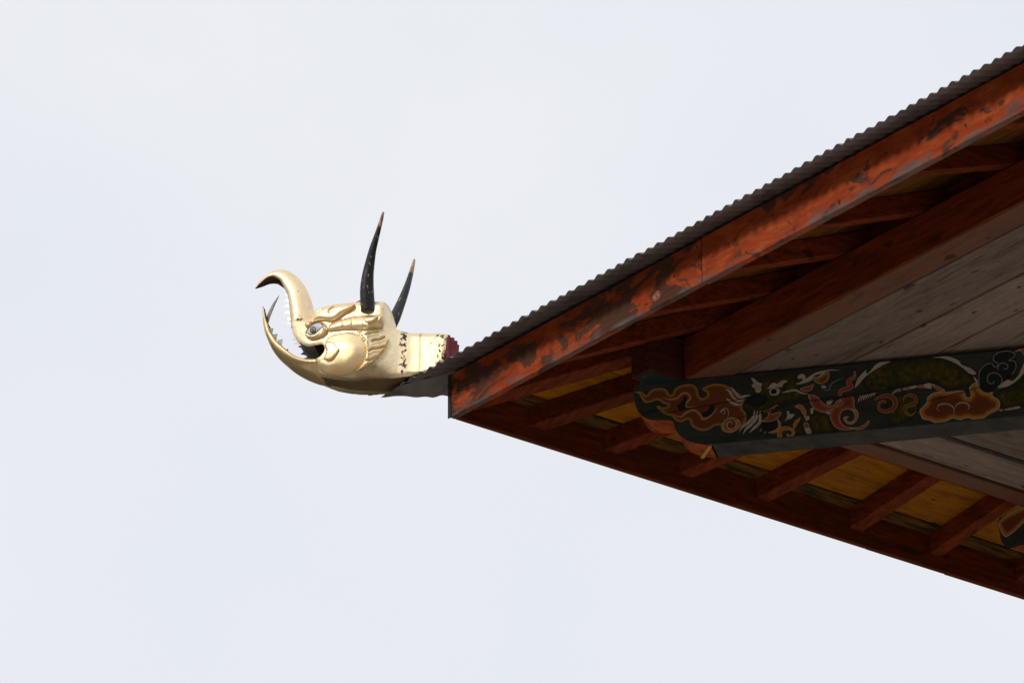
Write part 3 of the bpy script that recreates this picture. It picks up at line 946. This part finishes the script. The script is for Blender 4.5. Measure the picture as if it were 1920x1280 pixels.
for pts in ([(1430, 200), (1490, 155), (1560, 150), (1600, 200), (1540, 240), (1500, 185)],):
    lay('painted_scroll', dr(10, pts), 'paint_red', 4, 0.03)
stroke('painted_scroll', dr(10, [(100, 790), (110, 730), (180, 710), (240, 740), (240, 800), (180, 830), (120, 850), (130, 920), (190, 950), (250, 900)]), 3.4, 'paint_flame', 2, 0.012)
# drying cracks
for pts in ([(1198, 781), (1220, 772), (1243, 768)], [(1243, 778), (1287, 768), (1360, 755), (1420, 742)], [(1335, 796), (1428, 775), (1500, 755), (1567, 747), (1640, 735), (1700, 724), (1813, 705)], [(1545, 753), (1610, 741)], [(1735, 754), (1810, 735), (1850, 722)], [(1480, 838), (1540, 829), (1600, 824)]):
    stroke('crack', pts, 0.8, 'paint_dark', 5)
# small scroll on the side bracket
for pts in ([(0.95, 0.05), (1.02, 0.078), (1.2, 0.078), (1.2, 0.02), (1.12, -0.02), (1.03, -0.045), (0.985, -0.03)], [(1.22, 0.06), (1.5, 0.07), (1.6, -0.05), (1.42, -0.16), (1.25, -0.1)]):
    lay('painted_flame_cloud', pts, 'paint_cloud', 1, 0.05, base=side_bracket, conv=False)
    lay('painted_flame_cloud', pts, 'paint_cloud', 1, 0.05, base=front_bracket, conv=False)

# ------------------------------------------------------------------ gilded makara head on the corner
HEADING = R(12.0)
mk = bpy.data.objects.new('makara_head', None)
link(mk)
mk.location = (-0.3137, 36.6666, KZ)
# local x points outwards along the hip, y towards the camera, z up
mk.rotation_euler = (0, 0, math.pi - HEADING)
mk['label'] = 'gilded horned sea monster head with gaping toothed jaws jutting from the roof corner'
mk['category'] = 'sculpture'


def S(px, py, y):
    """drawing sheet of the side view -> metres, at half width y"""
    px, py, y = np.asarray(px, float), np.asarray(py, float), np.asarray(y, float)
    x = -((px - 843) / 373 + 0.2079 * y) / 0.9781
    z = ((783 - py) / 373 + 0.0872 * x - 0.4103 * y) / 0.9078
    return np.stack(np.broadcast_arrays(x, y, z), -1)


CREASE = ((540, 592, 613, 656, 690, 736, 770, 850), (690, 703, 709, 714, 711, 709, 705, 703))


def base_w(px, py):
    wt = np.interp(px, (540, 570, 600, 650, 690, 718, 722, 745, 770, 850), (0.082, 0.118, 0.145, 0.158, 0.158, 0.158, 0.142, 0.118, 0.108, 0.105))
    neckw = np.interp(px, (690, 720, 745, 770, 850), (0.15, 0.13, 0.116, 0.108, 0.105))
    k = np.clip((py - 600) / 16, 0, 1)
    wt = np.where(px > 690, wt * (1 - k) + neckw * k, wt)
    wb = np.interp(px, (540, 592, 613, 656, 690, 736, 850), (0.045, 0.05, 0.06, 0.072, 0.088, 0.105, 0.105))
    t = np.clip((py - 645) / (np.interp(px, *CREASE) - 645), 0, 1)
    return wb + (wt - wb) * np.sqrt(1 - t * t * 0.999)


def mirror_pair(name, V, F, mat, parent, smooth=True, both=True):
    V = np.asarray(V)
    o = mesh(name, V, F, mat, parent, smooth)
    if o.data.polygons and sum(p.normal.y * p.area for p in o.data.polygons) < 0:
        o.data.flip_normals()
    if both:
        m = V * np.array((1, -1, 1))
        o2 = mesh(name, m, [tuple(f)[::-1] for f in F], mat, parent, smooth)
        if sum(p.normal.y * p.area for p in o2.data.polygons) > 0:
            o2.data.flip_normals()
    return o


def roof_clear(V):
    """keep the neck's underside just above the roof sheets on the hip"""
    V = np.array(V, float)
    th = math.pi - HEADING + R(52.3)          # sculpture frame seen from the temple frame
    u = V[:, 0] * math.cos(th) - V[:, 1] * math.sin(th)
    v = V[:, 0] * math.sin(th) + V[:, 1] * math.cos(th)
    m = np.minimum(u, v)
    zr = ZS + AMP + 0.004 + SL * m
    V[:, 2] = np.where(m > -0.19, np.maximum(V[:, 2], zr), V[:, 2])
    return V


BODY = [(541, 599), (560, 598), (579, 597), (584, 589), (590, 581), (600, 577), (615, 572), (640, 568.5), (660, 566.5), (690, 564.5), (712, 565), (717.5, 566), (719, 572), (719.5, 590), (720, 606), (723, 612.5), (735, 615), (748, 619), (760, 623), (775, 624.5), (810, 625), (838, 626),
        (840, 628), (839, 650), (835, 668), (832, 690), (828, 702), (800, 703), (770, 705), (736, 709), (690, 711), (656, 714), (613, 709), (593, 703.5), (590, 698), (590, 680), (592, 672.5),
        (598, 669), (603, 664), (607, 657), (607, 649), (602, 645), (590, 647), (577, 649), (570, 647.6), (561, 643), (553, 636), (548, 627), (544.4, 617.5), (542.5, 607)]
ol = spline(BODY, 3.0, True)
vs, fs, dd = fill(ol, 4.5)
bw = base_w(vs[:, 0], vs[:, 1])
rr = 7.0
q = np.clip(1 - dd / rr, 0, 1)
mouthy = (vs[:, 0] < 612) & (vs[:, 1] > 605)
round_ = 0.016 * (1 - np.sqrt(1 - q * q * 0.999)) * np.where(mouthy, 0.35, 1.0)
V = roof_clear(S(vs[:, 0], vs[:, 1], bw - round_))
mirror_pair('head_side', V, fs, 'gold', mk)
# sheet that wraps over the back, the top, the neck's bottom and the roof of the mouth
no = len(ol)
Vo = np.array(V[:no])
C = 6
wrap, faces, mi = [], [], []
for i in range(no):
    for k in range(C + 1):
        s = 1 - 2 * k / C
        p = Vo[i].copy()
        arch = 0.0
        if 590 < ol[i][0] < 719 and ol[i][1] < 600:
            arch = 0.035 * (1 - s * s)
        p[1] *= s
        p[2] += arch
        wrap.append(p)
for i in range(no):
    j = (i + 1) % no
    cx, cy = (ol[i] + ol[j]) / 2
    if cx < 612 and 605 < cy < 675:
        m_ = 1 if cx < 588 and cy < 655 else (2 if cx > 585 else 0)
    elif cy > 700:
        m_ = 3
    else:
        m_ = 0
    for k in range(C):
        a, b = i * (C + 1) + k, j * (C + 1) + k
        faces.append((a, b, b + 1, a + 1))
        mi.append(m_)
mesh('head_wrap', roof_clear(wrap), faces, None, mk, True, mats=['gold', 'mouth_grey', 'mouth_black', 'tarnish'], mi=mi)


def relief(name, pts, h, edge, mat, grooves=(), base_extra=0.0, step=3.0, ridge=None, tilt=None, parent=mk, sink=0.004, smooth_outline=True, soft=False):
    """a chased, raised piece on the side of the head. h height, edge = width of its shoulder in drawing units"""
    ol_ = spline(pts, 2.0, True) if smooth_outline else np.array(pts, float)
    vs, fs, d = fill(ol_, step)
    t_ = np.clip(d / edge, 0, 1)
    hh = h * np.sqrt(np.clip(1 - (1 - t_) ** 2, 0, 1))
    if soft:
        hh = h * (0.25 * np.sqrt(np.clip(1 - (1 - np.clip(d / 5, 0, 1)) ** 2, 0, 1)) + 0.75 * (t_ * t_ * (3 - 2 * t_)) ** 0.8)
    if tilt is not None:
        hh = hh * tilt(vs)
    for g, depth, wid in grooves:
        gp = spline(g, 1.0)
        dg = seg_dist(vs, gp, False)
        hh = hh - 1.7 * depth * np.exp(-(dg / wid) ** 2)
        dg2 = seg_dist(vs, gp + np.array((0.3, 3.2)), False)
        hh = hh + depth * 0.25 * np.exp(-(dg2 / (wid * 1.3)) ** 2)
    y = base_w(vs[:, 0], vs[:, 1]) + base_extra + hh - sink * (d < 1e-6)
    return mirror_pair(name, S(vs[:, 0], vs[:, 1], y), fs, mat, parent)


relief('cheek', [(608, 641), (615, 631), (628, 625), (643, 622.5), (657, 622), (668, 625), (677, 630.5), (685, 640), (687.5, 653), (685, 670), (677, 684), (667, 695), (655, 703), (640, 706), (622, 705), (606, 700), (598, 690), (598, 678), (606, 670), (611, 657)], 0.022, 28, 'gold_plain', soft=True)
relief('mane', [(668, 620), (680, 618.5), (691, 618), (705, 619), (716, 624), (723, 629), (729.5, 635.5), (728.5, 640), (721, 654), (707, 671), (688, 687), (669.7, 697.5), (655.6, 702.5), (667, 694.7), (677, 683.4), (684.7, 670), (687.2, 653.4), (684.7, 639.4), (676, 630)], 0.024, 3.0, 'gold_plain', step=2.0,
       grooves=[([(672, 623.5), (680, 622)], 0.006, 1.2), ([(686, 626.6), (696, 624), (708, 622.4)], 0.009, 1.3), ([(697, 640), (702.5, 637.5), (711, 637), (721, 631.5)], 0.011, 1.5), ([(692, 658), (698, 654), (708, 653.4), (720, 650)], 0.011, 1.5), ([(684.7, 677), (688, 675), (696, 674.5), (706, 669)], 0.010, 1.4)])
relief('mouth_scallop', [(607.5, 646), (614, 639.4), (624.7, 640.3), (631, 648), (638, 654), (634, 659.5), (626.6, 669.4), (619, 675), (612.5, 676), (605, 673), (609, 664), (610.5, 655)], 0.026, 2.4, 'gold_plain', step=2.4, base_extra=0.004)
relief('brow', [(583.5, 592), (585, 588), (589.5, 582), (599, 576.2), (609, 573.4), (623, 570.8), (644, 568.8), (657, 568.8), (665, 570.5), (661, 577.6), (654, 582), (641, 590), (630, 598.7), (618, 602), (609, 601.5), (598.7, 600.5), (590, 603), (583, 608), (574, 615), (569.5, 612), (568.5, 605), (574, 600.5), (582, 598.7)], 0.030, 11, 'gold_plain', step=2.2,
       grooves=[([(592.5, 587.5), (597, 583), (602.5, 578)], 0.008, 1.1), ([(615.5, 585.5), (616, 581), (621, 577), (627, 573.5)], 0.010, 1.3)])
relief('nostril_curl', [(574, 602), (579, 599.5), (583, 600), (583, 604), (578.5, 606.5), (574.5, 605.5)], 0.034, 4, 'gold_plain', step=1.6)
relief('temple_band', [(612.5, 621), (613, 613), (615, 608), (630, 600), (641, 597), (660, 592.5), (680, 591), (700, 589.8), (717, 589.4), (718, 600), (718, 611), (706, 614.5), (695, 616), (678, 617.2), (660, 617.5), (641, 618.4), (625, 620)], 0.026, 13, 'gold_plain', step=2.4,
       grooves=[([(612.8, 607), (613.4, 613), (611, 620)], 0.008, 1.2), ([(641, 596), (642.5, 604), (641.5, 614)], 0.004, 0.9), ([(657.5, 592), (659.5, 602), (658, 613)], 0.004, 0.9)])
relief('ear', [(676, 608), (679, 598.5), (681, 594), (690, 592), (703, 590.5), (716, 590), (716, 595.7), (712, 603.5), (705, 608), (694, 612), (683, 611)], 0.036, 3, 'gold_plain', step=1.8)
relief('ear_leaf', [(680, 600.6), (682, 595.6), (691.6, 592.6), (702, 591.6), (710.6, 590.9), (708.5, 595.7), (702, 602), (694, 606), (685, 605.4)], 0.050, 4, 'gold_plain', step=1.8)
EYE = [(571, 622.6), (579.7, 612), (588, 606.6), (595, 604.9), (601, 606.6), (606.4, 613.4), (599, 618.4), (591.6, 625.4), (585, 628.6), (577, 628), (572.7, 625)]
relief('eye_socket', [(569.5, 624), (572, 632), (577.6, 637), (590, 636), (602, 631), (611, 623), (613, 613), (609, 607), (601, 602.6), (590, 603.6), (580, 608.5), (572, 617)], 0.026, 8, 'gold_plain', step=2.2)
relief('eye', EYE, 0.012, 6, 'eye', base_extra=0.026, step=1.6, sink=0.012)


def disc(cx, cy, rx, ry, n=20, rot=0.3):
    o = []
    for k in range(n):
        a = 2 * math.pi * k / n
        x, y = rx * math.cos(a), ry * math.sin(a)
        o.append((cx + x * math.cos(rot) - y * math.sin(rot), cy + x * math.sin(rot) + y * math.cos(rot)))
    return o


relief('iris_ring', disc(585, 618, 5.6, 6.4), 0.002, 1.2, 'eye_dark', base_extra=0.0415, step=2, smooth_outline=False, sink=0.006)
relief('iris', disc(584.2, 617.6, 3.3, 4.2), 0.0015, 1.2, 'eye_tan', base_extra=0.0445, step=2, smooth_outline=False)
relief('pupil', disc(584.2, 617.6, 1.9, 2.6), 0.0015, 1.0, 'eye_brown', base_extra=0.047, step=1.5, smooth_outline=False)
lid = spline([(570.8, 623), (579.4, 611.6), (588, 606), (595, 604.2), (601.4, 606), (606.8, 613.6)], 1.0)
nl = np.gradient(lid, axis=0)
nl = np.stack([-nl[:, 1], nl[:, 0]], 1) / np.linalg.norm(nl, axis=1)[:, None]
relief('eyelid_line', np.vstack([lid + nl * 0.75, (lid - nl * 0.75)[::-1]]), 0.002, 0.6, 'eye_dark', base_extra=0.034, step=3, smooth_outline=False)
lo_ = spline([(572.4, 625.4), (577, 628.6), (585, 629.2), (591.8, 626), (599.2, 619), (606.4, 614)], 1.0)
nl = np.gradient(lo_, axis=0)
nl = np.stack([-nl[:, 1], nl[:, 0]], 1) / np.linalg.norm(nl, axis=1)[:, None]
relief('eyelid_rim', np.vstack([lo_ + nl * 0.8, (lo_ - nl * 0.8)[::-1]]), 0.004, 0.8, 'gold_plain', base_extra=0.032, step=3, smooth_outline=False)


def trough(name, rim, keel, ws, mat, yk, p=0.62, n=16, thick=0.0035):
    """a hammered channel: rims at +-w, keel in the middle"""
    k = len(rim)
    tt = np.linspace(0, k - 1, 60)
    def smooth(a):
        a = np.asarray(a, float)
        if a.ndim == 1:
            a = np.stack([a, a * 0], 1)
        out_ = []
        for t_ in tt:
            i = min(int(t_), k - 2)
            f = t_ - i
            p0, p1, p2, p3 = a[max(i - 1, 0)], a[i], a[i + 1], a[min(i + 2, k - 1)]
            out_.append(0.5 * (2 * p1 + (p2 - p0) * f + (2 * p0 - 5 * p1 + 4 * p2 - p3) * f * f + (3 * p1 - p0 - 3 * p2 + p3) * f ** 3))
        return np.array(out_)
    r_, k_, w_ = smooth(rim), smooth(keel), np.maximum(smooth(ws)[:, 0], 0.002)
    V, F = [], []
    for i in range(len(tt)):
        a = S(r_[i, 0], r_[i, 1], w_[i])
        b = S(k_[i, 0], k_[i, 1], yk * w_[i])
        for j in range(n + 1):
            ph = math.pi * j / n
            c_, s_ = math.cos(ph), math.sin(ph)
            pp = p if isinstance(p, float) else p[0] + (p[1] - p[0]) * i / 59
            yy = w_[i] * math.copysign(abs(c_) ** pp, c_)
            rr_ = abs(s_) ** pp
            V.append((a[0] + (b[0] - a[0]) * rr_, yy, a[2] + (b[2] - a[2]) * rr_))
        if i:
            q0 = i * (n + 1)
            for j in range(n):
                F.append((q0 + j, q0 + j + 1, q0 + j - n, q0 + j - n - 1))
    o = mesh(name, V, F, None, mk, True, mats=[mat, 'inside'])
    # outside faces away from the rim line
    c0 = Vector(V[(n + 1) * 30 + n // 2])
    rm = (Vector(V[(n + 1) * 30]) + Vector(V[(n + 1) * 30 + n])) / 2
    fc = o.data.polygons[30 * n + n // 2]
    if fc.normal.dot(c0 - rm) < 0:
        o.data.flip_normals()
    sd = o.modifiers.new('thickness', 'SOLIDIFY')
    sd.thickness = thick
    sd.offset = -1
    sd.material_offset = 1
    sd.material_offset_rim = 1
    return o


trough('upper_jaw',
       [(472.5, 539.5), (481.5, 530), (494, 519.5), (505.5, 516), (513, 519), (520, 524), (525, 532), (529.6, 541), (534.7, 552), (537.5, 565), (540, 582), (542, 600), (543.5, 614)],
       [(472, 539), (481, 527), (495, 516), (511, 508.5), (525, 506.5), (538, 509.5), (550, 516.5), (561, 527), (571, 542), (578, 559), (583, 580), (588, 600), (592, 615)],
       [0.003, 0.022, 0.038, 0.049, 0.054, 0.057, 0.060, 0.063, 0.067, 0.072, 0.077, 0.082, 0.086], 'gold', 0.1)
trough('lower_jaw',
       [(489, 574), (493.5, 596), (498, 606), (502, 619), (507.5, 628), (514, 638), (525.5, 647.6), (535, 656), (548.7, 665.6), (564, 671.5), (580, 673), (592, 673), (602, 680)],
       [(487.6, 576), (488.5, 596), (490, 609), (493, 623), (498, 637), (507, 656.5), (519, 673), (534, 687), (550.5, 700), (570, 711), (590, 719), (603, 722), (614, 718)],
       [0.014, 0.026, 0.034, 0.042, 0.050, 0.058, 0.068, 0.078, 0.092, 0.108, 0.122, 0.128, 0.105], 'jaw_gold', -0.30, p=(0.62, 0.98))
# second, bent prong of the jaw's split tip
A_ = [(496.5, 604, 0.0), (500.5, 590, -0.005), (509, 570, -0.012), (519, 551.5, -0.02)]
wd = [4.2, 4.6, 3.4, 0.15]
P = spline([(a, b) for a, b, _ in A_], 3)
wds = np.interp(np.linspace(0, 3, len(P)), range(4), wd)
V, F = [], []
for i, (p_, w_) in enumerate(zip(P, wds)):
    V += [S(p_[0] - w_ * 0.9, p_[1] - w_ * 0.4, -0.006), S(p_[0], p_[1], -0.016), S(p_[0] + w_ * 0.5, p_[1] + w_ * 0.25, 0.0), S(p_[0], p_[1], 0.003)]
    if i:
        for k in range(4):
            a = 4 * i
            F.append((a + k, a + (k + 1) % 4, a + (k + 1) % 4 - 4, a + k - 4))
mesh('jaw_prong', V, F, 'mouth_grey', mk)


def tooth(tip, b0, b1, y, inset=0.016, mir=True):
    for sg in ((1, -1) if mir else (1,)):
        T = S(*tip, y - 0.004)
        P0, P1 = S(*b0, y), S(*b1, y)
        P2 = S((b0[0] + b1[0]) / 2 + 1, (b0[1] + b1[1]) / 2, y - inset)
        V = np.array([T, P0, P1, P2]) * np.array((1, sg, 1))
        mesh('tooth', V, [(0, 1, 2), (0, 2, 3), (0, 3, 1), (1, 3, 2)], 'tooth', mk)


for tip, b0_, b1_, y in (((528, 553.6), (534.5, 548), (537, 554), 0.064), ((527.4, 564), (536.5, 557), (539, 565.6), 0.067), ((528, 573.5), (537.5, 568.5), (540, 576), 0.070),
                         ((528, 586), (538.5, 580.5), (541.5, 589), 0.074), ((531, 599), (540, 591.5), (543, 600), 0.079), ((533, 606), (541, 601.5), (544.5, 608), 0.080),
                         ((541, 613.8), (544.5, 612), (545.5, 615.5), 0.080), ((542, 625.6), (547.5, 622.5), (549, 627.5), 0.084), ((545, 637), (551, 632.5), (557, 639), 0.092), ((547, 645), (556, 640), (563, 648), 0.098)):
    tooth(tip, b0_, b1_, y)
for tip, b0_, b1_, y in (((508.5, 615), (500.5, 615), (506.5, 628), 0.042), ((517, 625), (507.5, 627), (514.5, 639), 0.052), ((527, 635), (515.5, 638), (525, 649), 0.064)):
    tooth(tip, b0_, b1_, y)


def horn(path, radii, split):
    """tapering curved horn, with a bare rubbed tip as a piece of its own"""
    c = np.array([S(px, py, y) for px, py, y in path])
    n = len(c)
    N_ = 44
    tt = np.linspace(0, n - 1, N_)
    P = []
    for t_ in tt:
        i = min(int(t_), n - 2)
        f = t_ - i
        p0, p1, p2, p3 = c[max(i - 1, 0)], c[i], c[i + 1], c[min(i + 2, n - 1)]
        P.append(0.5 * (2 * p1 + (p2 - p0) * f + (2 * p0 - 5 * p1 + 4 * p2 - p3) * f * f + (3 * p1 - p0 - 3 * p2 + p3) * f ** 3))
    P = np.array(P)
    r = np.interp(tt, range(n), radii)
    T = np.gradient(P, axis=0)
    sides = 18
    rings = []
    for i in range(N_):
        t_ = Vector(T[i]).normalized()
        a = t_.orthogonal().normalized() if i == 0 else (a - t_ * a.dot(t_)).normalized()
        b = t_.cross(a)
        rings.append([Vector(P[i]) + (a * math.cos(2 * math.pi * k / sides) + b * math.sin(2 * math.pi * k / sides)) * r[i] * (1 + 0.03 * math.sin(3 * 2 * math.pi * k / sides + i * 0.15)) for k in range(sides)])
    cut = int(N_ * split)
    root = None
    for nm, i0, i1, m_ in (('horn', 0, cut, 'horn'), ('horn_tip', cut - 1, N_ - 1, 'horn_tip')):
        V = [v for i in range(i0, i1 + 1) for v in rings[i]]
        if nm == 'horn_tip':
            V = [Vector(P[i0 + j // sides]) + (v - Vector(P[i0 + j // sides])) * 1.012 for j, v in enumerate(V)]
        F = []
        for i in range(i1 - i0):
            for k in range(sides):
                F.append((i * sides + k, i * sides + (k + 1) % sides, (i + 1) * sides + (k + 1) % sides, (i + 1) * sides + k))
        F.append(tuple(range(sides))[::-1])
        F.append(tuple((i1 - i0) * sides + k for k in range(sides)))
        o = mesh(nm, V, F, m_, mk if root is None else root, True)
        root = root or o
    return root


horn([(688.5, 583, 0.150), (687, 560, 0.165), (686.5, 542, 0.178), (688, 520, 0.195), (691, 500, 0.21), (697, 470, 0.24), (702.5, 450, 0.258), (709, 428, 0.278), (714.5, 408, 0.295), (717.5, 396, 0.303)],
     [0.0372, 0.0368, 0.0355, 0.031, 0.0265, 0.0195, 0.0158, 0.0115, 0.0085, 0.0045], 0.80)
horn([(717, 634, -0.13), (727, 615, -0.16), (738, 594, -0.182), (746.5, 574, -0.20), (753.5, 556, -0.215), (760, 537, -0.23), (765, 519, -0.255), (769.5, 501, -0.28), (773.5, 484, -0.303)],
     [0.0335, 0.032, 0.029, 0.0245, 0.021, 0.0175, 0.0140, 0.0105, 0.005], 0.80)
# small dark finial seat between the horns
V, F = [], []
for i, (h_, r_) in enumerate(((0.0, 0.050), (0.012, 0.058), (0.024, 0.040), (0.034, 0.030), (0.046, 0.016), (0.060, 0.004))):
    c0 = S(684, 574, 0.0)
    for k in range(16):
        a = 2 * math.pi * k / 16
        V.append((c0[0] + r_ * math.cos(a), c0[1] + r_ * math.sin(a), c0[2] + h_))
    if i:
        for k in range(16):
            F.append((16 * i - 16 + k, 16 * i - 16 + (k + 1) % 16, 16 * i + (k + 1) % 16, 16 * i + k))
mesh('crown_knob', V, F, 'horn', mk, True)
# pleated maroon closing at the back of the neck
V, F = [], []
prof_ = [(0.105, -0.02), (0.11, 0.0)]
nz_, ny_ = 10, 90
for j in range(nz_ + 1):
    py = 627 + (704 - 627) * j / nz_
    for i in range(ny_ + 1):
        s = 1 - 2 * i / ny_
        near = S(840 - 7 * (j / nz_), py, 0.104)
        fold = 0.008 * math.sin(i * 0.34 + 1.1 * math.sin(j * 0.45 + i * 0.05)) * (1 - abs(s) ** 6)
        bulge = 0.022 * (1 - s * s) + fold
        V.append((near[0] - bulge, 0.104 * s, near[2]))
for j in range(nz_):
    for i in range(ny_):
        a = j * (ny_ + 1) + i
        F.append((a, a + 1, a + ny_ + 2, a + ny_ + 1))
mesh('neck_closing', roof_clear(V), F, 'maroon', mk, True)
